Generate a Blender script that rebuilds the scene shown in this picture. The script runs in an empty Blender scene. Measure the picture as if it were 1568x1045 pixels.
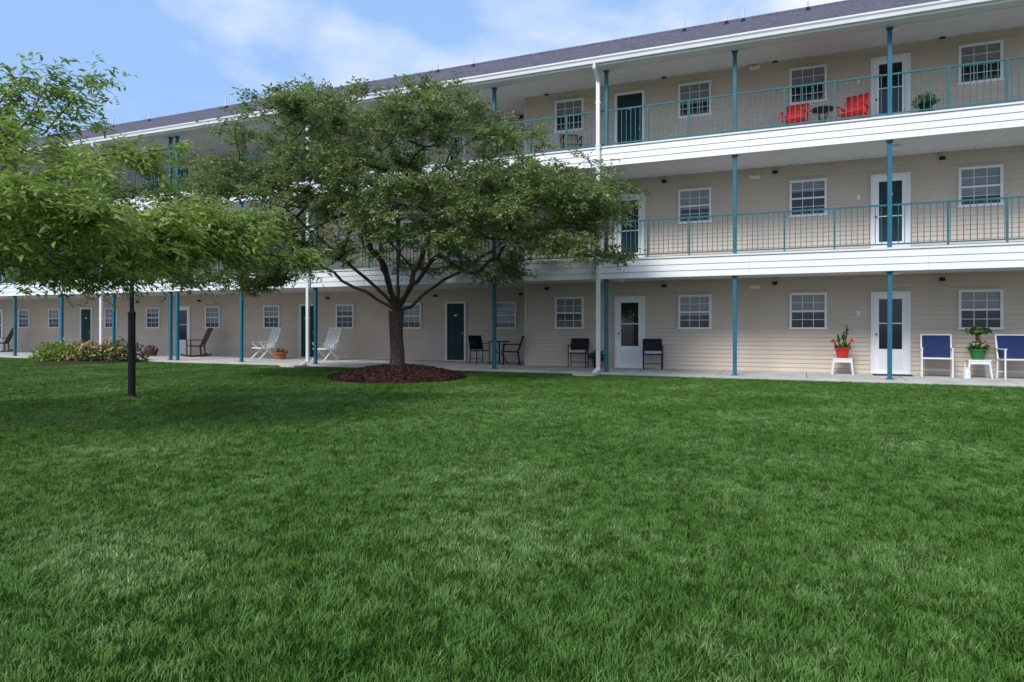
import bpy, math, random
import numpy as np
from mathutils import Vector, Matrix
random.seed(7); rng=np.random.default_rng(7)
scene=bpy.context.scene
PHI=math.radians(23.32); CP,SP=math.cos(PHI),math.sin(PHI)
RT=np.array([CP,SP,0.0]); FW=np.array([-SP,CP,0.0]); UPV=np.array([0,0,1.0])

# ------------------------------------------------------------- materials
def new_mat(name):
    m=bpy.data.materials.new(name); m.use_nodes=True
    nt=m.node_tree; b=nt.nodes['Principled BSDF']; return m,nt,b
def N(nt,t,**kw):
    n=nt.nodes.new(t)
    for k,v in kw.items(): setattr(n,k,v)
    return n
def pmat(name,col,rough=0.6,var=0.12,scale=3.0,bump=0.0,bscale=60,metal=0,coat=0,spec=0.5):
    m,nt,b=new_mat(name)
    g=N(nt,'ShaderNodeNewGeometry'); nz=N(nt,'ShaderNodeTexNoise'); nz.inputs['Scale'].default_value=scale
    nz.inputs['Detail'].default_value=4
    nt.links.new(g.outputs['Position'],nz.inputs['Vector'])
    r=N(nt,'ShaderNodeMapRange'); r.inputs['To Min'].default_value=1-var; r.inputs['To Max'].default_value=1+var
    r.inputs['From Min'].default_value=0.3; r.inputs['From Max'].default_value=0.7
    nt.links.new(nz.outputs['Fac'],r.inputs['Value'])
    mul=N(nt,'ShaderNodeVectorMath',operation='SCALE'); mul.inputs[0].default_value=col
    nt.links.new(r.outputs[0],mul.inputs['Scale']); nt.links.new(mul.outputs[0],b.inputs['Base Color'])
    b.inputs['Roughness'].default_value=rough; b.inputs['Metallic'].default_value=metal
    b.inputs['Coat Weight'].default_value=coat; b.inputs['Coat Roughness'].default_value=0.03
    b.inputs['Specular IOR Level'].default_value=spec
    if bump>0:
        n2=N(nt,'ShaderNodeTexNoise'); n2.inputs['Scale'].default_value=bscale; n2.inputs['Detail'].default_value=3
        nt.links.new(g.outputs['Position'],n2.inputs['Vector'])
        bp=N(nt,'ShaderNodeBump'); bp.inputs['Strength'].default_value=bump; bp.inputs['Distance'].default_value=0.02
        nt.links.new(n2.outputs['Fac'],bp.inputs['Height']); nt.links.new(bp.outputs[0],b.inputs['Normal'])
    return m
M={}
M['siding']=pmat('beige_siding',(0.60,0.51,0.425),0.55,0.05,1.2)
M['white']=pmat('white_vinyl',(0.86,0.86,0.87),0.45,0.035,2)
M['trim']=pmat('white_trim',(0.80,0.81,0.82),0.4,0.03,3)
M['soffit']=pmat('soffit_vinyl',(0.68,0.68,0.68),0.6,0.04,2)
M['post']=pmat('teal_post_paint',(0.022,0.155,0.225),0.45,0.1,4,spec=.3)
M['rail']=pmat('green_rail_paint',(0.035,0.145,0.165),0.5,0.08,4,spec=.3)
M['concrete']=pmat('concrete',(0.60,0.57,0.53),0.9,0.15,1.5,0.3,50)
M['shingle']=pmat('asphalt_shingles',(0.15,0.145,0.19),0.95,0.35,9,0.5,40)
M['greendoor']=pmat('dark_green_door',(0.006,0.036,0.042),0.5,0.08,3,spec=.3)
M['glass']=pmat('dark_window_glass',(0.012,0.015,0.018),0.08,0.2,2,spec=.5)
M['mulch']=pmat('bark_mulch',(0.050,0.017,0.012),0.95,0.5,25,0.8,60)
M['bark']=pmat('tree_bark',(0.070,0.047,0.040),0.9,0.45,14,1.0,35)
M['black']=pmat('black_metal',(0.007,0.007,0.008),0.5,0.1,4,spec=.3)
M['plastic']=pmat('white_plastic',(0.80,0.80,0.78),0.4,0.04,4)
M['blue']=pmat('navy_fabric',(0.012,0.028,0.12),0.85,0.15,20)
M['cushion']=pmat('striped_cushion',(0.38,0.45,0.55),0.9,0.3,30)
M['red']=pmat('red_fabric',(0.72,0.025,0.018),0.6,0.1,6)
M['redpot']=pmat('red_glazed_pot',(0.5,0.03,0.02),0.25,0.1,6)
M['greenpot']=pmat('green_glazed_pot',(0.02,0.16,0.03),0.25,0.1,6)
M['terra']=pmat('terracotta',(0.34,0.13,0.06),0.8,0.1,6)
M['wood']=pmat('brown_wood',(0.10,0.045,0.025),0.6,0.3,12)
M['tan']=pmat('tan_fabric',(0.32,0.24,0.16),0.8,0.1,9)
M['mat']=pmat('door_mat',(0.03,0.03,0.035),0.95,0.2,30)
M['pink']=pmat('pink_flowers',(0.6,0.12,0.25),0.7,0.3,20)
M['orange']=pmat('orange_flowers',(0.72,0.30,0.16),0.7,0.4,20)
M['yellow']=pmat('yellow_flowers',(0.6,0.45,0.08),0.7,0.3,20)
M['gold']=pmat('brass',(0.6,0.42,0.15),0.3,0.05,5,metal=1)

def blinds_mat():
    m,nt,b=new_mat('window_blinds')
    g=N(nt,'ShaderNodeNewGeometry'); s=N(nt,'ShaderNodeSeparateXYZ'); nt.links.new(g.outputs['Position'],s.inputs[0])
    mm=N(nt,'ShaderNodeMath',operation='MULTIPLY'); mm.inputs[1].default_value=1/0.05
    nt.links.new(s.outputs['Z'],mm.inputs[0]); fr=N(nt,'ShaderNodeMath',operation='FRACT'); nt.links.new(mm.outputs[0],fr.inputs[0])
    cr=N(nt,'ShaderNodeValToRGB'); cr.color_ramp.elements[0].color=(0.06,0.07,0.08,1); cr.color_ramp.elements[1].color=(0.22,0.235,0.255,1)
    cr.color_ramp.elements[1].position=0.45
    nt.links.new(fr.outputs[0],cr.inputs[0]); nt.links.new(cr.outputs[0],b.inputs['Base Color'])
    b.inputs['Roughness'].default_value=.6
    b.inputs['Coat Weight'].default_value=.8; b.inputs['Coat Roughness'].default_value=0.03
    return m
M['blinds']=blinds_mat()

def leaf_mat(name,dark,mid,light,trans=0.3):
    m,nt,b=new_mat(name)
    a=N(nt,'ShaderNodeAttribute'); a.attribute_name='rnd'
    cr=N(nt,'ShaderNodeValToRGB'); e=cr.color_ramp.elements
    e[0].color=(*dark,1); e[1].color=(*light,1); x=e.new(0.5); x.color=(*mid,1)
    nt.links.new(a.outputs['Fac'],cr.inputs[0]); nt.links.new(cr.outputs[0],b.inputs['Base Color'])
    b.inputs['Roughness'].default_value=0.42; b.inputs['Specular IOR Level'].default_value=0.5
    t=N(nt,'ShaderNodeBsdfTranslucent'); nt.links.new(cr.outputs[0],t.inputs['Color'])
    mx=N(nt,'ShaderNodeMixShader'); mx.inputs[0].default_value=trans
    out=nt.nodes['Material Output']
    nt.links.new(b.outputs[0],mx.inputs[1]); nt.links.new(t.outputs[0],mx.inputs[2]); nt.links.new(mx.outputs[0],out.inputs['Surface'])
    return m
M['leafA']=leaf_mat('crabapple_leaves',(0.08,0.13,0.035),(0.22,0.30,0.09),(0.40,0.46,0.19),.4)
M['leafB']=leaf_mat('cherry_leaves',(0.10,0.18,0.03),(0.29,0.41,0.075),(0.48,0.56,0.17),0.42)
M['leafP']=leaf_mat('plant_leaves',(0.02,0.06,0.015),(0.05,0.13,0.03),(0.1,0.2,0.05))
M['leafY']=leaf_mat('lime_shrub_leaves',(0.08,0.16,0.02),(0.22,0.32,0.05),(0.36,0.45,0.09))

def grass_mat(name,ground=False):
    m,nt,b=new_mat(name)
    g=N(nt,'ShaderNodeNewGeometry')
    n1=N(nt,'ShaderNodeTexNoise'); n1.inputs['Scale'].default_value=0.7; n1.inputs['Detail'].default_value=3
    n2=N(nt,'ShaderNodeTexNoise'); n2.inputs['Scale'].default_value=4.5; n2.inputs['Detail'].default_value=2
    nt.links.new(g.outputs['Position'],n1.inputs['Vector']); nt.links.new(g.outputs['Position'],n2.inputs['Vector'])
    ad=N(nt,'ShaderNodeMath',operation='MULTIPLY_ADD'); ad.inputs[1].default_value=.6
    nt.links.new(n2.outputs['Fac'],ad.inputs[0]); nt.links.new(n1.outputs['Fac'],ad.inputs[2])
    mr=N(nt,'ShaderNodeMapRange'); mr.inputs['From Min'].default_value=0.58; mr.inputs['From Max'].default_value=1.02
    mr.inputs['To Min'].default_value=0.0; mr.inputs['To Max'].default_value=0.55
    nt.links.new(ad.outputs[0],mr.inputs['Value'])
    last=mr.outputs[0]
    if not ground:
        a=N(nt,'ShaderNodeAttribute'); a.attribute_name='rnd'
        s=N(nt,'ShaderNodeMath',operation='MULTIPLY_ADD'); s.inputs[1].default_value=0.5
        nt.links.new(a.outputs['Fac'],s.inputs[0]); nt.links.new(mr.outputs[0],s.inputs[2]); last=s.outputs[0]
    cr=N(nt,'ShaderNodeValToRGB'); e=cr.color_ramp.elements
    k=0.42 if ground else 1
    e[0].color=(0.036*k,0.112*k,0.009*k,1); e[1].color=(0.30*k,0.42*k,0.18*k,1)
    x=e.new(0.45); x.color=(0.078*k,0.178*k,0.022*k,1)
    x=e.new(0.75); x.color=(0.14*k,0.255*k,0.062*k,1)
    nt.links.new(last,cr.inputs[0]); nt.links.new(cr.outputs[0],b.inputs['Base Color'])
    b.inputs['Roughness'].default_value=0.6; b.inputs['Specular IOR Level'].default_value=0.25
    return m
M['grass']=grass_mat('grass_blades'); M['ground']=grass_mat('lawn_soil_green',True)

# ------------------------------------------------------------- mesh helper
def empty(name,loc=(0,0,0)):
    o=bpy.data.objects.new(name,None); o.location=loc; scene.collection.objects.link(o); return o
class MB:
    def __init__(s): s.v=[]; s.f=[]; s.m=[]; s.mats=[]
    def mi(s,k):
        if k not in s.mats: s.mats.append(k)
        return s.mats.index(k)
    def add(s,vs,fs,k):
        b=len(s.v); s.v+= [tuple(map(float,v)) for v in vs]; i=s.mi(k)
        for f in fs: s.f.append(tuple(b+j for j in f)); s.m.append(i)
    def box(s,x0,x1,y0,y1,z0,z1,k):
        s.add([(x0,y0,z0),(x1,y0,z0),(x1,y1,z0),(x0,y1,z0),(x0,y0,z1),(x1,y0,z1),(x1,y1,z1),(x0,y1,z1)],
              [(0,3,2,1),(4,5,6,7),(0,1,5,4),(1,2,6,5),(2,3,7,6),(3,0,4,7)],k)
    def tube(s,p0,p1,r0,k,r1=None,n=8,cap=True):
        r1=r0 if r1 is None else r1
        p0=Vector(p0);p1=Vector(p1); d=(p1-p0)
        if d.length<1e-6: return
        d.normalize(); a=d.orthogonal().normalized(); b=d.cross(a)
        vs=[]
        for p,r in((p0,r0),(p1,r1)):
            for i in range(n):
                t=2*math.pi*i/n; vs.append(p+a*math.cos(t)*r+b*math.sin(t)*r)
        fs=[(i,(i+1)%n,n+(i+1)%n,n+i) for i in range(n)]
        if cap: fs+=[tuple(range(n-1,-1,-1)),tuple(range(n,2*n))]
        s.add(vs,fs,k)
    def path(s,pts,r,k,n=8):
        for a,b in zip(pts[:-1],pts[1:]): s.tube(a,b,r,k,n=n)
    def panel(s,a,b,c,d,t,k):
        a,b,c,d=map(Vector,(a,b,c,d)); nn=(b-a).cross(d-a).normalized()*t
        s.add([a,b,c,d,a+nn,b+nn,c+nn,d+nn],[(0,3,2,1),(4,5,6,7),(0,1,5,4),(1,2,6,5),(2,3,7,6),(3,0,4,7)],k)
    def lathe(s,prof,k,c=(0,0,0),n=20):
        vs=[];fs=[]
        for r,z in prof:
            for i in range(n):
                t=2*math.pi*i/n; vs.append((c[0]+r*math.cos(t),c[1]+r*math.sin(t),c[2]+z))
        for j in range(len(prof)-1):
            for i in range(n): fs.append((j*n+i,j*n+(i+1)%n,(j+1)*n+(i+1)%n,(j+1)*n+i))
        s.add(vs,fs,k)
    def leaves(s,c,rad,n,size,k,flat=0.4,long=2.0):
        for _ in range(n):
            d=Vector((random.gauss(0,1),random.gauss(0,1),random.gauss(0,1))).normalized()
            r=random.random()**0.5
            p=Vector((c[0]+d.x*rad[0]*r,c[1]+d.y*rad[1]*r,c[2]+abs(d.z)*rad[2]*r))
            a=(d+Vector((random.gauss(0,.6),random.gauss(0,.6),random.gauss(0,.5)))).normalized()*size*long*.5
            w=a.orthogonal().normalized(); w.rotate(Matrix.Rotation(random.random()*6.28,3,a)); w*=size*.5
            s.add([p-a,p+w,p+a,p-w],[(0,1,2,3)],k)
    def obj(s,name,parent=None,loc=(0,0,0),rz=0,bevel=0,smooth=False):
        me=bpy.data.meshes.new(name); me.from_pydata(s.v,[],s.f); 
        for k in s.mats: me.materials.append(M[k])
        me.polygons.foreach_set('material_index',s.m)
        if smooth: me.polygons.foreach_set('use_smooth',[True]*len(s.f))
        at=me.attributes.new('rnd','FLOAT','FACE'); at.data.foreach_set('value',rng.random(len(s.f)).astype(np.float32))
        me.update()
        o=bpy.data.objects.new(name,me); scene.collection.objects.link(o); o.location=loc; o.rotation_euler=(0,0,rz)
        if parent: o.parent=parent
        if bevel: 
            md=o.modifiers.new('b','BEVEL'); md.width=bevel; md.segments=2; md.limit_method='ANGLE'
        return o

# ------------------------------------------------------------- building
B=empty('apartment_building')
SL,SR=-62.0,16.0
DP=17.23; DW=19.14; DL=20.7; XC=-7.80
G0=0.08; F=2.9
FL=[G0,G0+F,G0+2*F]
m=MB(); m.box(SL,SR,16.95,21.2,-0.2,G0,'concrete'); 
for i in range(40): m.box(SL+i*2,SL+i*2+.012,16.96,21,G0,G0+.0008,'mat')
m.obj('patio_slab',B)
m=MB()
for z in FL[1:]:
    m.box(SL,SR,17.16,21.0,z-0.44,z,'soffit')
    for i in range(int((SR-SL)/0.4)):
        x=SL+i*0.4
        m.box(x,x+0.012,17.3,21.0,z-0.446,z-0.4401,'soffit')
m.obj('balcony_decks',B)
m=MB()
for z in FL[1:]:
    h=0.155
    for i in range(3):
        zb=z-0.50+i*h
        m.add([(SL,17.085,zb),(SR,17.085,zb),(SR,17.105,zb+h),(SL,17.105,zb+h)],[(0,1,2,3)],'white')
        m.add([(SL,17.085,zb),(SR,17.085,zb),(SR,17.108,zb),(SL,17.108,zb)],[(0,1,2,3)],'white')
    m.box(SL,SR,17.106,17.157,z-0.50,z-0.03,'white')
    m.box(SL,SR,17.07,17.40,z-0.028,z+0.012,'white')
    for x in np.arange(SL+2.2,SR,3.66): m.box(x,x+.004,17.078,17.1,z-.5,z-.03,'soffit')
m.obj('balcony_fascia',B)
def siding(m,x0,x1,D,z0,z1,c=0.112):
    z=z0
    while z<z1:
        zt=min(z+c,z1)
        m.add([(x0,D-0.024,z+.004),(x1,D-0.024,z+.004),(x1,D-0.003,zt),(x0,D-0.003,zt)],[(0,1,2,3)],'siding')
        m.add([(x0,D-0.024,z+.004),(x0,D,z-.003),(x1,D,z-.003),(x1,D-0.024,z+.004)],[(0,1,2,3)],'siding')
        z=zt
m=MB()
siding(m,XC,SR,DW,G0,8.25); siding(m,SL,XC,DL,G0,8.25)
z=G0
while z<8.2:
    zt=min(z+.112,8.25)
    m.add([(XC-0.024,DL,z),(XC-0.024,DW,z),(XC-0.001,DW,zt),(XC-0.001,DL,zt)],[(0,1,2,3)],'siding'); z=zt
m.box(SL,SR,21.3,34,-0.1,8.25,'siding')
m.box(XC,SR,DW+0.01,21.29,-0.1,8.25,'siding'); m.box(SL,XC-0.03,DL+0.01,21.29,-0.1,8.25,'siding')
m.box(XC-0.03,XC+0.06,DW-0.035,DW+0.06,G0,8.2,'siding')
m.obj('walls',B)
# roof
m=MB()
ridY=25.5; ez=8.06; rz=ez+0.46*(ridY-16.65)
nr=60
for i in range(nr):
    a=i/nr; b=(i+1)/nr
    y0=16.65+(ridY-16.65)*a; y1=16.65+(ridY-16.65)*b
    z0=ez+(rz-ez)*a+0.02; z1=ez+(rz-ez)*b+0.008
    m.add([(SL-.3,y0,z0),(SR+.3,y0,z0),(SR+.3,y1,z1),(SL-.3,y1,z1)],[(0,1,2,3)],'shingle')
    m.add([(SL-.3,y0,z0-.012),(SR+.3,y0,z0-.012),(SR+.3,y0,z0),(SL-.3,y0,z0)],[(0,1,2,3)],'shingle')
m.add([(SL-.3,ridY,rz+.01),(SR+.3,ridY,rz+.01),(SR+.3,34.5,ez),(SL-.3,34.5,ez)],[(0,1,2,3)],'shingle')
m.box(SL-.3,SR+.3,ridY-0.12,ridY+0.12,rz-0.03,rz+0.035,'shingle')
for x in (SL,SR): m.add([(x,17.2,8.1),(x,ridY,rz-.05),(x,34,8.1)],[(0,1,2)],'siding')
for s_,y_,h_ in ((0.05,23.9,.3),(-1.9,23.6,.42),(-2.45,23.8,.42),(-3.8,23.6,.42),(-11.9,23.8,.45),(-13.7,24.2,.35),(-24.7,23.8,.5),(-29.7,23.8,.6),(-32.3,23.8,.5),(6.5,23.8,.5)):
    zz=ez+0.46*(y_-16.65)
    m.tube((s_,y_,zz-.1),(s_,y_,zz+h_),0.038,'soffit',n=10); m.tube((s_,y_,zz-.05),(s_,y_,zz+.12),0.12,'black',r1=0.045,n=10)
m.obj('roof',B)
m=MB()
m.box(SL,SR,16.74,16.77,7.86,8.05,'white')
m.box(SL,SR,16.775,17.15,7.885,7.905,'soffit')
m.box(SL,SR,17.15,17.32,7.88,8.18,'soffit')
m.box(SL,SR,17.325,20.95,8.18,8.25,'soffit')
prof=[(16.737,8.04),(16.66,8.04),(16.645,8.055),(16.62,8.055),(16.62,8.02),(16.65,7.98),(16.66,7.91),(16.737,7.91)]
vs=[(x,p[0],p[1]) for x in (SL,SR) for p in prof]; n=len(prof)
m.add(vs,[(i,(i+1)%n,n+(i+1)%n,n+i) for i in range(n)],'white')
m.obj('eaves_and_gutter',B)
m=MB()
for s_ in (-4.93,-14.28,-23.75,8.05):
    m.tube((s_,16.70,7.92),(s_,16.70,7.78),0.045,'white',n=8)
    m.tube((s_,16.70,7.80),(s_+.02,17.02,7.55),0.045,'white',n=8)
    m.box(s_-.04,s_+.055,16.985,17.06,0.12,7.58,'white')
    m.tube((s_,17.02,0.17),(s_-.05,16.78,0.07),0.045,'white',n=8)
    for z in (1.5,3.0,4.4,5.9,7.0): m.box(s_-.06,s_+.075,16.98,17.07,z,z+.03,'white')
    m.box(s_-.45,s_+.1,16.3,16.9,0.02,0.07,'concrete')
m.obj('downspouts',B)
posts=[11.5,8.2,4.97,1.70,-1.58,-4.76,-7.96,-11.1,-14.14,-17.19,-20.12,-20.45,-23.35,-26.25,-29.1,-32.1,-35.1,-38.1,-41.1,-44.1,-47.1,-50.1,-53.1,-56.1,-59.1]
m=MB(); w=0.045
for s_ in posts:
    m.box(s_-w,s_+w,DP-w,DP+w,G0,FL[1]-.502,'post'); m.box(s_-.085,s_+.085,DP-.085,DP+.085,G0,G0+.02,'post')
    m.box(s_-w,s_+w,DP-w,DP+w,FL[1]+.013,FL[2]-.502,'post')
    m.box(s_-w,s_+w,DP-w,DP+w,FL[2]+.013,7.879,'post')
    for z in (2.445,5.345,7.845): m.box(s_-.07,s_+.07,DP-.06,DP+.06,z,z+.03,'post')
m.obj('porch_posts',B,bevel=0.006)
m=MB()
pp=[p for p in posts if p!=-20.45]
for z in FL[1:]:
    for a,b in zip(pp[1:],pp[:-1]):
        x0=a+w+.002; x1=b-w-.002
        m.box(x0,x1,DP-.02,DP+.02,z+.95,z+.985,'rail'); m.box(x0,x1,DP-.012,DP+.012,z+.085,z+.115,'rail')
        for t in (1/3,2/3):
            xm=x0+(x1-x0)*t; m.box(xm-.02,xm+.02,DP-.0185,DP+.0185,z+.013,z+.949,'rail')
        nb=int((x1-x0)/.118)
        for i in range(1,nb):
            x=x0+(x1-x0)*i/nb
            m.box(x-.0075,x+.0075,DP-.0075,DP+.0075,z+.116,z+.949,'rail')
m.obj('balcony_railings',B)

wm=MB(); gm=MB()
def window(c,z,D,w=0.88,h=0.92):
    x0,x1=c-w/2,c+w/2; t=.055; y=D-.075; k='trim'
    wm.box(x0,x1,y,D+.01,z+h-t,z+h,k); wm.box(x0-.02,x1+.02,y-.015,D+.01,z-.02,z+t-.02,k)
    wm.box(x0,x0+t,y,D+.01,z+t-.02,z+h-t,k); wm.box(x1-t,x1,y,D+.01,z+t-.02,z+h-t,k)
    zi0,zi1=z+t-.02,z+h-t; zm=(zi0+zi1)/2; xi0,xi1=x0+t,x1-t
    wm.box(xi0,xi1,y+.015,D,zm-.022,zm+.022,k)
    cov=random.choice([.3,.5,.55,.62,.75,.5,.85]); zb=zi1-(zi1-zi0)*cov
    gm.box(xi0,xi1,D-.035,D,zb,zi1,'blinds')
    gm.box(xi0,xi1,D-.034,D,zi0,zb-.0005,'glass')
    for t_ in (1/3,2/3):
        xm=xi0+(xi1-xi0)*t_
        wm.box(xm-.007,xm+.007,D-.046,D-.037,zi0,zm-.023,k); wm.box(xm-.007,xm+.007,D-.046,D-.037,zm+.023,zi1,k)
    for za,zb2 in ((zi0,zm-.023),(zm+.023,zi1)):
        q=(za+zb2)/2; wm.box(xi0,xi1,D-.0475,D-.036,q-.007,q+.007,k)
def door(c,z,D,kind,w=0.86,h=2.03):
    x0,x1=c-w/2,c+w/2; t=.07; y=D-.07
    wm.box(x0,x0+t,y,D+.01,z,z+h,'trim'); wm.box(x1-t,x1,y,D+.01,z,z+h,'trim'); wm.box(x0+t,x1-t,y,D+.01,z+h-t,z+h,'trim')
    wm.box(x0,x1,y-.03,D,z,z+.03,'trim')
    a,b=x0+t,x1-t; zt=z+h-t
    if kind=='green':
        gm.box(a,b,D-.035,D,z+.03,zt,'greendoor')
        for (u0,u1) in ((a+.07,(a+b)/2-.035),((a+b)/2+.035,b-.07)):
            for (q0,q1) in ((.15,.75),(.9,1.5),(1.6,1.82)):
                gm.box(u0,u1,D-.043,D-.0351,z+q0,z+q1,'greendoor'); gm.box(u0+.03,u1-.03,D-.05,D-.0431,z+q0+.03,z+q1-.03,'greendoor')
        wm.tube((b-.06,D-.035,z+.95),(b-.06,D-.1,z+.95),.025,'gold'); wm.box(c-.06,c+.06,D-.056,D-.0502,z+1.53,z+1.58,'trim')
    else:
        zb=z+(.62 if kind=='storm' else .36)
        wm.box(a,b,D-.045,D,z+.03,zb,'white')
        if kind=='storm':
            wm.box(a+.1,b-.1,D-.052,D-.0451,z+.14,zb-.12,'trim')
        s_=.11
        wm.box(a,a+s_,D-.045,D,zb,zt,'white'); wm.box(b-s_,b,D-.045,D,zb,zt,'white'); wm.box(a+s_,b-s_,D-.045,D,zt-s_,zt,'white')
        gm.box(a+s_,b-s_,D-.03,D,zb,zt-s_,'greendoor' if kind=='full' else 'glass')
        if kind=='full': wm.box(c-.05,c+.05,D-.036,D-.0301,z+1.5,z+1.56,'trim')
        wm.box(a+s_,b-s_,D-.043,D-.03,zb+.62,zb+.645,'white')
        wm.tube((a+.05,D-.045,z+.98),(a+.05,D-.1,z+.98),.02,'black')
for fi,z in enumerate(FL):
    for c in (0.04,3.76,-2.8,-6.4,6.5,10.1): window(c,z+1.12,DW)
    for c in (-9.14,-12.75,-15.6,-19.07,-22.15,-25.55,-28.15,-32.0,-34.2,-38,-40.5,-44,-47,-50.5): window(c,z+1.12,DL,0.80,0.88)
    door(1.90,z,DW,('storm','full','storm')[fi]); door(-4.60,z,DW,('storm','full','green')[fi]); door(8.3,z,DW,'storm')
    for j,c in enumerate((-11.0,-17.3,-23.8,-29.8,-36.2,-42.3)):
        door(c,z,DL,('green','green','storm','green','storm','green')[(j+fi*2)%6 if fi else j],0.8)
    for c in (-.75,2.99,-3.63,-7.1,5.6):
        gm.box(c-.06,c+.06,DW-.09,DW,z+2.27,z+2.34,'black')
    for c in (-8.6,-11.8,-16.4,-22.9,-26.5): gm.box(c-.06,c+.06,DL-.09,DL,z+2.2,z+2.27,'black')
    for c in (-1.25,): 
        wm.box(c-.13,c+.13,DW-.08,DW,z+2.18,z+2.25,'trim'); wm.tube((c-.09,DW-.1,z+2.22),(c-.09,DW-.03,z+2.22),.045,'trim'); wm.tube((c+.09,DW-.1,z+2.22),(c+.09,DW-.03,z+2.22),.045,'trim')
    for c in (1.2,-5.3): wm.box(c-.035,c+.035,DW-.03,DW,z+1.45,z+1.56,'trim')
    cz=(FL[1]-.44,FL[2]-.44,8.18)[fi]
    for c in (1.9,-4.6,-11,-17.3): wm.lathe([(0.0,-.09),(.09,-.08),(.13,-.04),(.14,-.005)],'trim',(c,18.0,cz),16)
wm.obj('window_and_door_frames',B); gm.obj('glass_and_doors',B)

# ------------------------------------------------------------- ground
m=MB()
gs=300
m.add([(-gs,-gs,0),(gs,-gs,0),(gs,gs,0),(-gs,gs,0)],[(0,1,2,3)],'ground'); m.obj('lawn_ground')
def grass_tile(name,n,size=2.0,nc=1100):
    cx=rng.uniform(0,size,(nc,2)); cl=rng.uniform(0,2*np.pi,nc)
    p=rng.uniform(0,size,(n,2))
    idx=np.empty(n,int)
    for i in range(0,n,4000):
        d=((p[i:i+4000,None,:]-cx[None])**2).sum(2); idx[i:i+4000]=d.argmin(1)
    ch=rng.uniform(.78,1.22,nc)
    ang=cl[idx]+rng.normal(0,1.1,n); hgt=rng.uniform(.022,.044,n)*ch[idx]; lean=hgt*rng.uniform(.1,1.2,n); wd=rng.uniform(.0013,.0028,n)
    a2=ang+np.pi/2+rng.normal(0,.6,n)
    dx,dy=np.cos(ang),np.sin(ang); wx,wy=np.cos(a2)*wd,np.sin(a2)*wd
    V=np.zeros((n,5,3)); x,y=p[:,0],p[:,1]
    V[:,0]=np.stack([x-wx,y-wy,0*x],1); V[:,1]=np.stack([x+wx,y+wy,0*x],1)
    mx,my=x+dx*lean*.35,y+dy*lean*.35; mz=hgt*.62
    V[:,2]=np.stack([mx+wx*.9,my+wy*.9,mz],1); V[:,3]=np.stack([mx-wx*.9,my-wy*.9,mz],1)
    V[:,4]=np.stack([x+dx*lean,y+dy*lean,hgt],1)
    V[:,:,0]-=size/2; V[:,:,1]-=size/2
    me=bpy.data.meshes.new(name)
    me.vertices.add(n*5); me.vertices.foreach_set('co',V.reshape(-1).astype(np.float32))
    base=np.arange(n)*5
    loops=np.stack([base,base+1,base+2,base+3,base+3,base+2,base+4],1).reshape(-1)
    me.loops.add(n*7); me.loops.foreach_set('vertex_index',loops.astype(np.int32))
    ls=np.stack([np.arange(n)*7,np.arange(n)*7+4],1).reshape(-1)
    me.polygons.add(n*2); me.polygons.foreach_set('loop_start',ls.astype(np.int32))
    me.polygons.foreach_set('loop_total',np.tile([4,3],n).astype(np.int32))
    me.update(calc_edges=True)
    rr=np.clip(rng.random(n)**2.2*.95+rng.random(nc)[idx]*.25,0,1)
    at=me.attributes.new('rnd','FLOAT','FACE'); at.data.foreach_set('value',np.repeat(rr,2).astype(np.float32))
    me.materials.append(M['grass']); return me
tiles_hi=[grass_tile('grass_tile_dense_%d'%i,52000) for i in range(3)]
tiles_lo=[grass_tile('grass_tile_%d'%i,26000) for i in range(3)]
GR=empty('grass')
for ix in range(-26,8):
    for iy in range(-3,9):
        cx=ix*2.0; cy=15.93-iy*2.0
        xv=cx*CP+cy*SP; dv=-cx*SP+cy*CP
        if dv<0.6 or dv>34 or abs(xv)>dv*0.76+2.2: continue
        if cy>15.94: continue
        me=random.choice(tiles_hi if dv<7 else tiles_lo)
        o=bpy.data.objects.new('grass_patch',me); scene.collection.objects.link(o)
        o.location=(cx,cy,0.0); o.rotation_euler=(0,0,random.randrange(4)*math.pi/2); o.parent=GR

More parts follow.
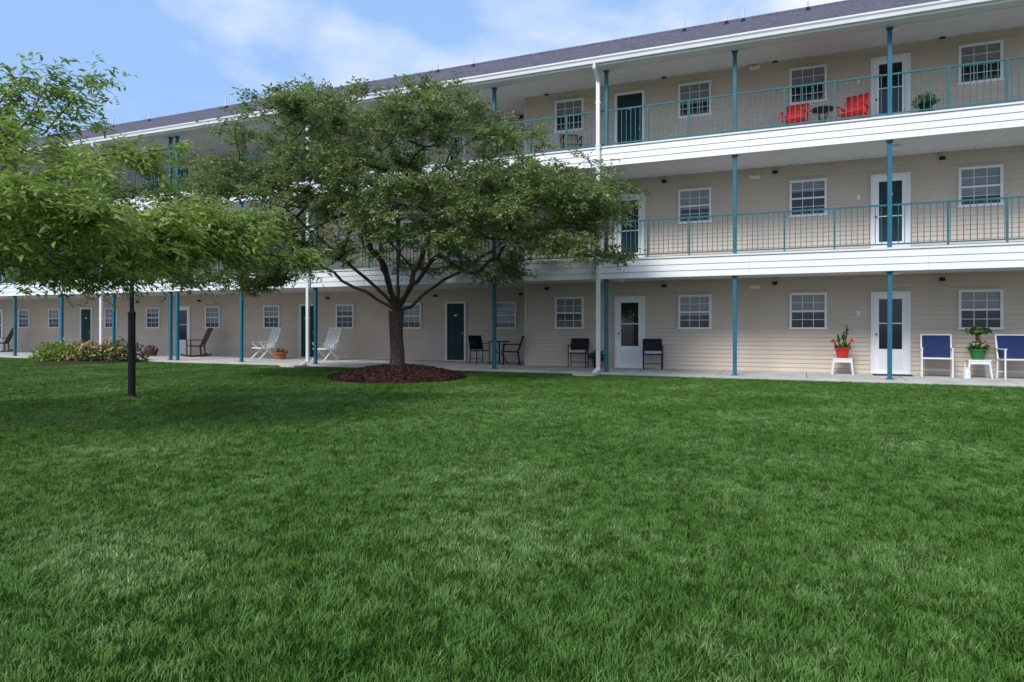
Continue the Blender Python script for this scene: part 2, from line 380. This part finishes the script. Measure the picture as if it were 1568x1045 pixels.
# ------------------------------------------------------------- trees
def tubes_mesh(name,P,par,R,mat,parent):
    m=MB(); m.mi(mat)
    for i in range(1,len(P)):
        j=par[i]
        if j<0: continue
        r0,r1=R[j],R[i]
        if r0>r1*1.6: r0=r1*1.25
        m.tube(P[j],P[i],r0,mat,r1=r1,n=12 if r0>.08 else (7 if r0>.03 else 4),cap=False)
    return m.obj(name,parent,smooth=True)
def leaf_mesh(name,O,Dv,Ln,nl,size,aspect,mat,parent,droop,rbase):
    n=len(O); t=np.linspace(.12,1,nl)
    O=O[:,None,:]; D=Dv[:,None,:]; L=Ln[:,None,None]; T=t[None,:,None]
    P=O+D*L*T; P=P.copy(); P[:,:,2]-=droop*(L[:,:,0]*T[:,:,0]**2)
    side=np.where(np.arange(nl)%2==0,1,-1)[None,:,None]
    hor=np.stack([-Dv[:,1],Dv[:,0],0*Dv[:,0]],1)[:,None,:]
    ld=D*0.7+hor*side*0.8+rng.normal(0,.35,(n,nl,3)); ld[:,:,2]-=droop*1.1
    ld/=np.linalg.norm(ld,axis=2,keepdims=True)
    nn=np.array([0,0,1.0])+rng.normal(0,.45,(n,nl,3))
    wv=np.cross(nn,ld); wv/=np.linalg.norm(wv,axis=2,keepdims=True)+1e-6
    sz=(size*rng.uniform(.65,1.25,(n,nl,1)))
    P=P+rng.normal(0,size*.25,(n,nl,3))
    nrm=np.cross(ld,wv)
    V=np.stack([P,P+ld*sz*.45+wv*sz*aspect+nrm*sz*.06,P+ld*sz-nrm*sz*.05,P+ld*sz*.45-wv*sz*aspect+nrm*sz*.06],2).reshape(-1,3)
    q=n*nl; me=bpy.data.meshes.new(name)
    me.vertices.add(q*4); me.vertices.foreach_set('co',V.reshape(-1).astype(np.float32))
    me.loops.add(q*4); me.loops.foreach_set('vertex_index',np.arange(q*4,dtype=np.int32))
    me.polygons.add(q); me.polygons.foreach_set('loop_start',(np.arange(q)*4).astype(np.int32)); me.polygons.foreach_set('loop_total',np.full(q,4,np.int32))
    me.update(calc_edges=True)
    rr=np.clip(rbase[:,None]+rng.normal(0,.15,(n,nl))+.15*t[None,:],0,1).reshape(-1)
    at=me.attributes.new('rnd','FLOAT','FACE'); at.data.foreach_set('value',rr.astype(np.float32))
    me.materials.append(M[mat]); o=bpy.data.objects.new(name,me); scene.collection.objects.link(o); o.parent=parent
    return o
def make_tree(name,base,trunk,limbs,attr,leafmat,ntw,nl,lsize,aspect,twl,droop,trunk_r,forkz,tone,br=.0052):
    E=empty(name)
    P=[];par=[]
    def addn(p,j): P.append(np.array(p,float)); par.append(j); return len(P)-1
    j=-1
    for p in trunk: j=addn(p,j)
    fork=j; nt_=len(trunk)
    fixed={i:trunk_r[i] for i in range(nt_)}
    for lb in limbs:
        j=fork; prev=P[fork]
        for p in lb:
            p=np.array(p,float); k=max(1,int(np.linalg.norm(p-prev)/.3))
            for q in range(1,k+1):
                pt=prev+(p-prev)*q/k+(rng.normal(0,.04,3) if q<k else 0); j=addn(pt,j)
            prev=p
    F0=P[fork]; A=sorted(attr,key=lambda a:np.linalg.norm(a-F0)); tips=[]
    for a in A:
        arr=np.array(P); d=np.linalg.norm(arr-a,axis=1); df=np.linalg.norm(arr-F0,axis=1)
        da=np.linalg.norm(a-F0); cost=d+.25*np.maximum(0,df-da*1.0)*3; cost[:nt_-1]+=50
        j=int(cost.argmin()); pj=P[j]; L=d[j]
        pd=pj-P[par[j]] if par[j]>=0 else np.array([0,0,1.]); pd=pd/(np.linalg.norm(pd)+1e-6)
        c=pj+pd*L*.35+np.array([0,0,.08*L]); k=max(1,int(L/.28))
        for q in range(1,k+1):
            s=q/k; pt=(1-s)**2*pj+2*s*(1-s)*c+s*s*a+(rng.normal(0,.02,3) if q<k else 0); 
            j2=addn(pt,j); j=j2
        tips.append((j,par[j]))
    n=len(P); W=np.zeros(n)
    for j,_ in tips: W[j]+=1
    for i in range(n-1,0,-1):
        if W[i]==0: W[i]=1
        W[par[i]]+=W[i]
    R=br*W**0.44
    R=np.minimum(R,trunk_r[-1]*.55)
    for i,r in fixed.items(): R[i]=r
    tubes_mesh('trunk_and_branches',P,par,R,'bark',E)
    O=[];Dd=[];Lh=[];rb=[]
    for j,pj in tips:
        a=P[j]; out=a-F0; out[2]*=.4; out/=np.linalg.norm(out)+1e-6
        tn=rng.normal(tone,.17)
        for q in range(ntw):
            az=rng.normal(0,1.1); c,s=math.cos(az),math.sin(az)
            d=np.array([out[0]*c-out[1]*s,out[0]*s+out[1]*c,out[2]*.5+rng.normal(.1,.25)]); d/=np.linalg.norm(d)
            f=rng.random()*.5; o=a*(1-f)+P[pj]*f
            O.append(o+rng.normal(0,.05,3)); Dd.append(d); Lh.append(twl*rng.uniform(.6,1.2)); rb.append(tn+rng.normal(0,.06))
    O=np.array(O);Dd=np.array(Dd);Lh=np.array(Lh);rb=np.array(rb)
    m=MB(); m.mi('bark')
    for o,d,l in list(zip(O,Dd,Lh))[::2]:
        mid=o+d*l*.5+np.array([0,0,-droop*l*.25]); e=o+d*l+np.array([0,0,-droop*l])
        m.tube(o,mid,.0035,'bark',r1=.003,n=3,cap=False); m.tube(mid,e,.003,'bark',r1=.0015,n=3,cap=False)
    m.obj('twigs',E)
    leaf_mesh('leaves',O,Dd,Lh,nl,lsize,aspect,leafmat,E,droop,rb)
    return E
def vp(u,v,z,base):
    return np.array([base[0],base[1],0])+RT*u+FW*v+UPV*z
TB=(-8.97,13.88)
us=[-5.9,-5.4,-4.8,-4.2,-3.6,-3.0,-2.4,-1.4,-.6,0.3,1.0,1.7,2.4,3.3,4.1,4.8,5.3]
tp=[3.2,3.9,4.6,5.2,5.9,6.5,6.8,7.0,6.8,6.75,6.95,6.75,6.3,5.8,5.2,4.8,4.4]
bt=[2.3,2.1,2.0,2.0,1.95,1.9,1.85,2.05,2.4,2.3,2.0,2.2,2.3,2.3,2.4,2.7,3.0]
attr=[]; cl=[]
while len(cl)<265:
    u=rng.uniform(-5.7,4.85); v=rng.uniform(-3.2,2.9)
    k=math.sqrt(max(0,1-(v/3.6)**2))
    if abs(u)>5.75*k: continue
    T=np.interp(u/max(k,.3),us,tp)-.15; Bm=np.interp(u,us,bt)+.15; T=2.6+(T-2.6)*(.3+.7*k)
    z=Bm+(T-Bm)*rng.random()**.75
    core=(u/2.4)**2+((v-.8)/1.8)**2+((z-2.8)/1.5)**2
    if core<1 and rng.random()<.5: continue
    if v<0 and abs(u+.1)<1.0 and z<2.7: continue
    p=vp(u,v,z,TB)
    if p[1]>16.7: continue
    cl.append(p)
for p in cl:
    for _ in range(6):
        q=p+np.array([rng.normal(0,.34),rng.normal(0,.34),rng.normal(0,.12)])
        if q[1]<16.85: attr.append(q)
def V_(u,v,z): return vp(u,v,z,TB)
trunk=[V_(0,0,0.05),V_(0,0,.28),V_(.01,0,.6),V_(-.02,0,1.0),V_(-.03,.02,1.4),V_(-.02,.02,1.62)]
limbs=[[V_(-.5,-.1,2.2),V_(-1.5,-.4,3.1),V_(-2.8,-.6,4.1)],[V_(-.25,.3,2.4),V_(-.7,.9,3.8),V_(-1.1,1.2,5.2)],
 [V_(.35,-.1,2.2),V_(.8,-.3,3.4),V_(1.4,-.4,4.8)],[V_(.55,.3,2.0),V_(1.7,.7,2.8),V_(3.1,.8,3.7)],[V_(.4,-.6,2.2),V_(1.4,-1.6,3.0),V_(2.2,-2.1,3.6)],
 [V_(-.1,-.7,2.3),V_(-.5,-1.7,3.4),V_(-1.0,-2.2,4.2)],[V_(-.8,.3,2.1),V_(-2.2,1.0,2.9),V_(-3.6,1.3,3.4)],[V_(0,.1,2.5),V_(0,.1,4.0),V_(-.3,0,5.6)]]
make_tree('crabapple_tree',TB,trunk,limbs,attr,'leafA',8,14,.088,.25,.42,.28,[.25,.19,.17,.16,.17,.19],1.6,.45,br=.0047)
m=MB(); nr_,na=14,64; vs=[V_(0,0,.27)]; fs=[]
for i in range(1,nr_+1):
    for a in range(na):
        t=2*math.pi*a/na; r=1.58*i/nr_*(1+.03*math.sin(3*t+1)+.02*math.sin(7*t))
        z=.02+.25*(1-(i/nr_)**2)+rng.normal(0,.012)+ (0.05 if i<nr_ else -.02)
        vs.append(V_(r*math.cos(t)*1.03,r*math.sin(t),z))
for a in range(na): fs.append((0,1+a,1+(a+1)%na))
for i in range(nr_-1):
    for a in range(na): fs.append((1+i*na+a,1+(i+1)*na+a,1+(i+1)*na+(a+1)%na,1+i*na+(a+1)%na))
m.add(vs,fs,'mulch')
for _ in range(5000):
    r=1.6*math.sqrt(random.random()); t=random.random()*6.283
    p=Vector(V_(r*math.cos(t),r*math.sin(t),.085+.25*(1-(r/1.6)**2))); a=Vector((random.gauss(0,1),random.gauss(0,1),random.gauss(0,.5))).normalized()
    w_=a.orthogonal().normalized()*.012; a*=random.uniform(.02,.045); m.add([p-a-w_,p-a+w_,p+a+w_,p+a-w_],[(0,1,2,3)],'mulch')
m.obj('mulch_bed')
TL=(-9.73,4.52)
def L_(u,v,z): return vp(u,v,z,TL)
us=[-3.2,-2,-1,0,.6,1.15,1.5,2.0,2.3,2.9,3.3,3.6]
tp=[2.4,3.6,4.2,4.4,4.2,3.9,3.85,3.6,3.4,2.85,2.45,2.2]
bt=[2.0,1.8,1.75,1.75,1.75,1.78,1.8,1.8,1.85,1.95,2.1,2.15]
attr=[];cl=[]
while len(cl)<120:
    u=rng.uniform(-3.0,3.2); v=rng.uniform(-1.6,2.4); k=math.sqrt(max(0,1-((v-.3)/2.7)**2))
    T=np.interp(u,us,tp); Bm=np.interp(u,us,bt)
    T=1.8+(T-1.8)*(.45+.55*k)*(8+v)/8*.97
    Bm=1.25+(Bm-1.25)*max(1,(8+v)/8)*(1 if v>0 else 1)
    z=Bm+(T-Bm)*rng.random()
    if u>0.6 and z>2.9 and rng.random()<.6: continue
    if u<-.5 and rng.random()<.65: continue
    cl.append(L_(u*(8+v)/8 if u>0 else u,v,z))
for p in cl:
    for _ in range(6): attr.append(p+np.array([rng.normal(0,.25),rng.normal(0,.25),rng.normal(0,.09)]))
for (u0,z0,u1,z1) in ((1.55,3.6,2.15,4.3),(1.3,3.7,1.65,4.3),(.9,3.8,1.2,4.25)):
    for t in np.linspace(0,1,7): attr.append(L_(u0+(u1-u0)*t,.2,z0+(z1-z0)*t))
for t in np.linspace(0,1,7): attr.append(L_(2.7+.65*t,0,2.55-.3*t)); attr.append(L_(2.2+.4*t,.4,3.4-.15*t))
trunk=[L_(0,0,0),L_(0,0,.25),L_(0,0,.6),L_(0,0,1.0),L_(0.02,0,1.3)]
limbs=[[L_(.7,0,1.9),L_(1.7,.1,2.6),L_(2.3,.1,3.0)],[L_(.3,.1,2.0),L_(.9,.1,3.1),L_(1.3,.2,3.7)],[L_(-.5,.3,2.0),L_(-1.6,.5,2.8)],[L_(.5,-.5,1.8),L_(1.6,-.9,2.2)],[L_(.4,.7,1.9),L_(1.3,1.5,2.5)],[L_(0,0,2.2),L_(-.1,.2,3.5)]]
make_tree('cherry_tree',TL,trunk,limbs,attr,'leafB',7,11,.105,.17,.36,.42,[.15,.11,.1,.1,.11],1.3,.45,br=.004)

m=MB(); 
m.lathe([(0.0,0),(.09,0),(.09,.03),(.062,.06),(.06,.1),(.06,1.45),(.065,1.46),(.065,1.50),(.035,1.53),(.032,2.45),(.05,2.47),(.05,2.5),(.03,2.54),(.09,2.58),(.10,2.60)],'black')
for a in range(4):
    t=math.pi/4+a*math.pi/2; m.tube((.08*math.cos(t),.08*math.sin(t),2.6),(.13*math.cos(t),.13*math.sin(t),2.86),.009,'black')
m.lathe([(.075,2.61),(.12,2.86)],'trim',n=4); m.lathe([(.16,2.86),(.15,2.89),(.05,2.99),(.02,3.02),(.025,3.05),(0,3.08)],'black')
m.obj('lamp_post',loc=(-10.89,8.375,0),smooth=False)

# ------------------------------------------------------------- furniture
def armchair(name,loc,rz,fr,seat,w=.54,sh=.42,bh=.9,lean=.14,r=.014,slats=0,arm=.63,legs='straight',depth=.46,cushion=None):
    m=MB(); x=w/2; d=depth/2
    for sx in (-x,x):
        if legs=='straight':
            m.tube((sx,-d,0),(sx,-d,arm),r,fr); m.tube((sx,d+.03,0),(sx,d-.02,sh),r,fr)
        elif legs=='x':
            m.tube((sx,-d-.05,0),(sx,d,arm-.03),r,fr); m.tube((sx,d+.1,0),(sx,-d,arm-.03),r,fr)
        elif legs=='rocker':
            m.tube((sx,-d,.06),(sx,-d,arm),r*1.3,fr); m.tube((sx,d,.06),(sx,d-.02,sh),r*1.3,fr)
            m.path([(sx,-d-.22,.09),(sx,-d,.03),(sx,0,.012),(sx,d,.03),(sx,d+.25,.1)],r*1.3,fr)
        m.tube((sx,d-.02,sh),(sx,d+lean,bh),r,fr); m.tube((sx,-d,sh),(sx,d-.02,sh-.02),r,fr)
        m.box(sx-.025,sx+.025,-d-.03,d+lean*.4,arm-.005,arm+.02,fr)
    m.tube((-x,-d,sh),(x,-d,sh),r,fr); m.tube((-x,d+lean,bh),(x,d+lean,bh),r,fr); m.tube((-x,d,sh-.02),(x,d,sh-.02),r,fr)
    if legs=='straight': m.tube((-x,d+.03,.15),(x,d+.03,.15),r*.7,fr)
    if slats:
        for i in range(slats):
            t=(i+.5)/slats; xx=-x+2*x*t; hw=x/slats*.72
            m.panel((xx-hw,d-.02,sh+.02),(xx+hw,d-.02,sh+.02),(xx+hw,d+lean,bh),(xx-hw,d+lean,bh),.012,seat)
        for i in range(5):
            t=(i+.5)/5; yy=-d+2*d*t; m.box(-x+.01,x-.01,yy-.036,yy+.036,sh,sh+.016,seat)
    else:
        m.panel((-x+.01,-d,sh+.006),(x-.01,-d,sh+.006),(x-.01,0,sh-.02),(-x+.01,0,sh-.02),.012,seat); m.panel((-x+.01,0,sh-.02),(x-.01,0,sh-.02),(x-.01,d-.02,sh-.005),(-x+.01,d-.02,sh-.005),.012,seat)
        m.panel((-x+.01,d-.01,sh+.03),(x-.01,d-.01,sh+.03),(x-.01,d+lean,bh),(-x+.01,d+lean,bh),-.012,seat)
    if cushion: m.box(-x+.03,x-.03,-d,d-.04,sh+.02,sh+.085,cushion)
    return m.obj(name,loc=loc,rz=rz,bevel=.004)
armchair('blue_patio_chair',(2.78,18.45,G0),-.1,'plastic','blue',w=.60,sh=.44,bh=.98,r=.02,arm=.66)
armchair('blue_patio_chair',(4.32,18.4,G0),.1,'plastic','blue',w=.62,sh=.44,bh=.98,r=.02,arm=.66)
armchair('black_patio_chair',(-3.85,18.65,G0),.25,'black','black',w=.5,cushion='cushion',bh=.82)
armchair('black_patio_chair',(-5.98,18.65,G0),.15,'black','black',w=.5,cushion='cushion',bh=.82)
armchair('white_patio_recliner',(-18.1,19.2,G0),-.35,'plastic','plastic',w=.62,sh=.40,bh=1.12,lean=.25,r=.026,slats=5,legs='x',arm=.60,depth=.55)
armchair('white_patio_recliner',(-15.35,19.2,G0),-.2,'plastic','plastic',w=.62,sh=.40,bh=1.12,lean=.22,r=.026,slats=5,legs='x',arm=.60,depth=.5)
armchair('wooden_rocking_chair',(-21.9,19.6,G0),-.5,'wood','wood',w=.62,sh=.42,bh=1.1,lean=.28,r=.024,slats=6,legs='rocker',arm=.64,depth=.52)
armchair('wooden_rocking_chair',(-34.2,19.6,G0),-.8,'wood','wood',w=.58,sh=.42,bh=1.1,lean=.3,r=.02,slats=6,legs='rocker',arm=.64,depth=.52)
armchair('red_folding_chair',(-.27,18.1,FL[2]),-.2,'red','red',w=.5,bh=.90,legs='x',arm=.6)
armchair('red_folding_chair',(1.0,18.1,FL[2]),-.4,'red','red',w=.52,bh=.95,legs='x',arm=.6)
armchair('tan_folding_chair',(-6.05,18.2,FL[2]),.5,'black','tan',w=.5,bh=.84)
def table(name,loc,r,h,k,legr=.014):
    m=MB(); m.lathe([(0,h),(r,h),(r+.008,h-.01),(r,h-.025),(0,h-.025)],k,n=28)
    for a in range(4):
        t=a*math.pi/2+.5; m.path([(r*.75*math.cos(t),r*.75*math.sin(t),0),(.06*math.cos(t),.06*math.sin(t),h*.5),(r*.6*math.cos(t),r*.6*math.sin(t),h-.02)],legr,k)
    m.lathe([(.07,h*.5-.01),(.08,h*.5),(.07,h*.5+.01)],k,n=16); m.obj(name,loc=loc)
table('bistro_table',(-8.75,19.3,G0),.36,.72,'black')
armchair('bistro_chair',(-9.45,19.35,G0),.9,'black','black',w=.44,bh=.88)
armchair('bistro_chair',(-8.2,18.95,G0),-1.1,'black','black',w=.44,bh=.88)
table('balcony_side_table',(.36,18.1,FL[2]),.27,.62,'black',.01)
def sqtable(name,loc,w,h):
    m=MB(); m.box(-w,w,-w,w,h-.03,h,'plastic')
    for a in (-1,1):
        for b in (-1,1): m.tube((a*w*1.05,b*w*1.05,0),(a*w*.85,b*w*.85,h-.02),.02,'plastic',r1=.026)
    m.box(-w*.95,w*.95,-w*.95,-w*.9,h-.1,h-.031,'plastic'); m.box(-w*.95,w*.95,w*.9,w*.95,h-.1,h-.031,'plastic')
    m.obj(name,loc=loc,bevel=.005)
sqtable('white_plant_table',(.81,18.6,G0),.22,.40); sqtable('white_plant_table',(3.59,18.5,G0),.22,.42)
def pot(m,r,h,k,z=0): m.lathe([(0,z),(r*.68,z),(r*.95,z+h*.82),(r*1.08,z+h*.83),(r*1.08,z+h),(r*.92,z+h),(r*.9,z+h*.9),(0,z+h*.9)],k,n=22)
m=MB(); pot(m,.17,.26,'redpot')
for a,hh in ((0,.62),(1.2,.4),(2.4,.33),(3.6,.38),(5,.45)):
    m.path([(0.03*math.cos(a),.03*math.sin(a),.2),(.09*math.cos(a),.09*math.sin(a),.2+hh*.5),(.1*math.cos(a),.1*math.sin(a),.2+hh)],.016,'leafP')
    m.leaves((.1*math.cos(a),.1*math.sin(a),.2+hh*.6),(.05,.05,hh*.35),18,.04,'leafP')
for sx in (-1,1): m.path([(0,0,.22),(sx*.13,0,.3),(sx*.19,0,.42)],.02,'leafP'); m.leaves((sx*.2,0,.4),(.05,.05,.06),16,.05,'red')
m.leaves((0,0,.24),(.2,.2,.14),60,.05,'leafP'); m.obj('potted_plant_in_red_pot',loc=(.81,18.6,G0+.40))
m=MB(); pot(m,.17,.24,'greenpot'); m.leaves((0,0,.24),(.22,.2,.22),120,.05,'leafP'); m.leaves((0,0,.3),(.22,.2,.2),40,.05,'orange'); m.leaves((-.05,0,.32),(.18,.15,.12),14,.06,'plastic')
for i in range(8):
    a=i*.8; m.tube((0,0,.24),(.05*math.cos(a),.05*math.sin(a),.6),.007,'leafP'); m.leaves((.12*math.cos(a),.12*math.sin(a),.62),(.14,.14,.08),8,.10,'leafP')
m.obj('potted_plant_in_green_pot',loc=(3.59,18.5,G0+.42))
m=MB(); m.lathe([(0,0),(.07,0),(.075,.02),(.075,.16),(.03,.21),(.03,.25),(0,.25)],'plastic'); m.obj('watering_jug',loc=(3.33,18.2,G0))
def planter(name,loc,r,h,pk,fk,sp=.28,n=120):
    m=MB(); pot(m,r,h,pk); m.leaves((0,0,h*.85),(sp,sp,sp*.8),n,.05,'leafP'); m.leaves((0,0,h*.95),(sp,sp,sp*.9),n//2,.05,fk,long=1.2); m.obj(name,loc=loc)
planter('orange_flower_planter',(-17.35,19.2,G0),.26,.25,'terra','orange')
planter('pink_flower_planter',(-24.1,19.4,G0),.26,.25,'wood','pink')
planter('terracotta_planter',(-5.35,18.7,G0),.13,.22,'terra','leafP',.2)
planter('potted_fern',(-5.5,18.9,G0),.14,.3,'black','leafP',.28)
planter('balcony_potted_plant',(2.5,18.0,FL[2]+.25),.14,.2,'black','leafP',.30)
m=MB(); m.lathe([(.2,.23),(.2,.25),(0,.25)],'black')
for a in range(3): m.tube((.2*math.cos(a*2.1),.2*math.sin(a*2.1),0),(.17*math.cos(a*2.1),.17*math.sin(a*2.1),.24),.01,'black')
m.obj('plant_stand',loc=(2.5,18.0,FL[2]))
m=MB(); m.box(-.42,.42,-.26,.26,0,.012,'mat'); m.obj('door_mat',loc=(1.9,18.72,G0+.002),bevel=.004)
m=MB()
for i in range(80):
    t=random.random()*6.283; m.leaves((.12*math.cos(t),0,.12*math.sin(t)),(.02,.02,.02),2,.035,'leafP' if i%3 else 'tan')
m.obj('door_wreath',loc=(-4.6,DW-.07,G0+1.5))
m=MB()
m.lathe([(1.6,0.0),(1.5,.05),(0,.1)],'mulch',n=30)
for (x,y,r,k,n) in ((-1.3,-.1,.6,'leafY',620),(-.8,-.4,.62,'leafY',620),(-.5,.2,.62,'leafY',550),(.9,0,.7,'leafY',320),(.9,0,.72,'leafP',420),(1.4,.1,.6,'leafP',350),(0,0,.65,'leafY',350),(.35,-.4,.55,'leafP',300)):
    m.leaves((x,y,.03),(r,r,r*1.15),n,.07,k)
for (x,y,r,k,n) in ((.1,-.3,.62,'orange',170),(.9,-.2,.74,'orange',190),(1.4,.1,.63,'pink',60),(.3,.1,.68,'orange',130),(-.8,-.1,.7,'yellow',60)):
    m.leaves((x,y,.12),(r,r,r*1.12),n,.065,k,long=1.2)
m.obj('flower_bed',loc=(-22.8,15.9,0.02),rz=PHI)

# ------------------------------------------------------------- light, sky
elev=math.radians(40); sd=Vector((-.25,-1.0,0)).normalized()
rot=math.atan2(sd.x,sd.y)
w=bpy.data.worlds.new("World"); scene.world=w; w.use_nodes=True; nt=w.node_tree
bg=nt.nodes['Background']; bg.inputs['Strength'].default_value=0.15
sky=N(nt,'ShaderNodeTexSky'); sky.sky_type='NISHITA'; sky.sun_disc=False; sky.sun_elevation=elev; sky.sun_rotation=rot
sky.air_density=1.0; sky.dust_density=1.0; sky.ozone_density=1
tc=N(nt,'ShaderNodeTexCoord'); mp=N(nt,'ShaderNodeMapping'); mp.inputs['Scale'].default_value=(1,1,2.2); mp.inputs['Location'].default_value=(0.3,0.2,0.1)
nz=N(nt,'ShaderNodeTexNoise'); nz.inputs['Scale'].default_value=2.4; nz.inputs['Detail'].default_value=6; nz.inputs['Roughness'].default_value=.52; nz.inputs['Distortion'].default_value=.25
nt.links.new(tc.outputs['Generated'],mp.inputs[0]); nt.links.new(mp.outputs[0],nz.inputs['Vector'])
dt=N(nt,'ShaderNodeVectorMath',operation='DOT_PRODUCT'); dt.inputs[1].default_value=(.20,.10,-.16)   # cloud bank thickens to the east and low down
nt.links.new(tc.outputs['Generated'],dt.inputs[0])
sm=N(nt,'ShaderNodeMath',operation='ADD'); nt.links.new(nz.outputs['Fac'],sm.inputs[0]); nt.links.new(dt.outputs['Value'],sm.inputs[1])
cr=N(nt,'ShaderNodeValToRGB'); cr.color_ramp.elements[0].position=.36; cr.color_ramp.elements[1].position=.54
cr.color_ramp.elements[0].color=(0,0,0,1); cr.color_ramp.elements[1].color=(.95,.95,.95,1)
nt.links.new(sm.outputs[0],cr.inputs[0])
hz=N(nt,'ShaderNodeMix',data_type='RGBA'); hz.inputs['B'].default_value=(2.6,4.2,7.2,1); hz.inputs['Factor'].default_value=.8
nt.links.new(sky.outputs[0],hz.inputs['A'])
mx=N(nt,'ShaderNodeMix',data_type='RGBA'); mx.inputs['B'].default_value=(6.2,6.6,7.2,1)
nt.links.new(cr.outputs[0],mx.inputs['Factor']); nt.links.new(hz.outputs['Result'],mx.inputs['A']); nt.links.new(mx.outputs['Result'],bg.inputs['Color'])
sun=bpy.data.lights.new('sun','SUN'); sun.energy=2.75; sun.angle=math.radians(18); sun.color=(1,.97,.92)
so=bpy.data.objects.new('sun',sun); scene.collection.objects.link(so)
dirv=Vector((sd.x*math.cos(elev),sd.y*math.cos(elev),math.sin(elev)))
so.rotation_euler=dirv.to_track_quat('Z','Y').to_euler()
scene.view_settings.view_transform='Standard'; scene.view_settings.look='None'; scene.view_settings.exposure=0
cam=bpy.data.cameras.new('camera'); co=bpy.data.objects.new('camera',cam); scene.collection.objects.link(co)
cam.sensor_width=36; cam.lens=24; cam.shift_y=-0.014; cam.clip_end=1000; cam.clip_start=0.1
co.location=(0,0,1.25); co.rotation_euler=(math.pi/2,0,PHI); scene.camera=co
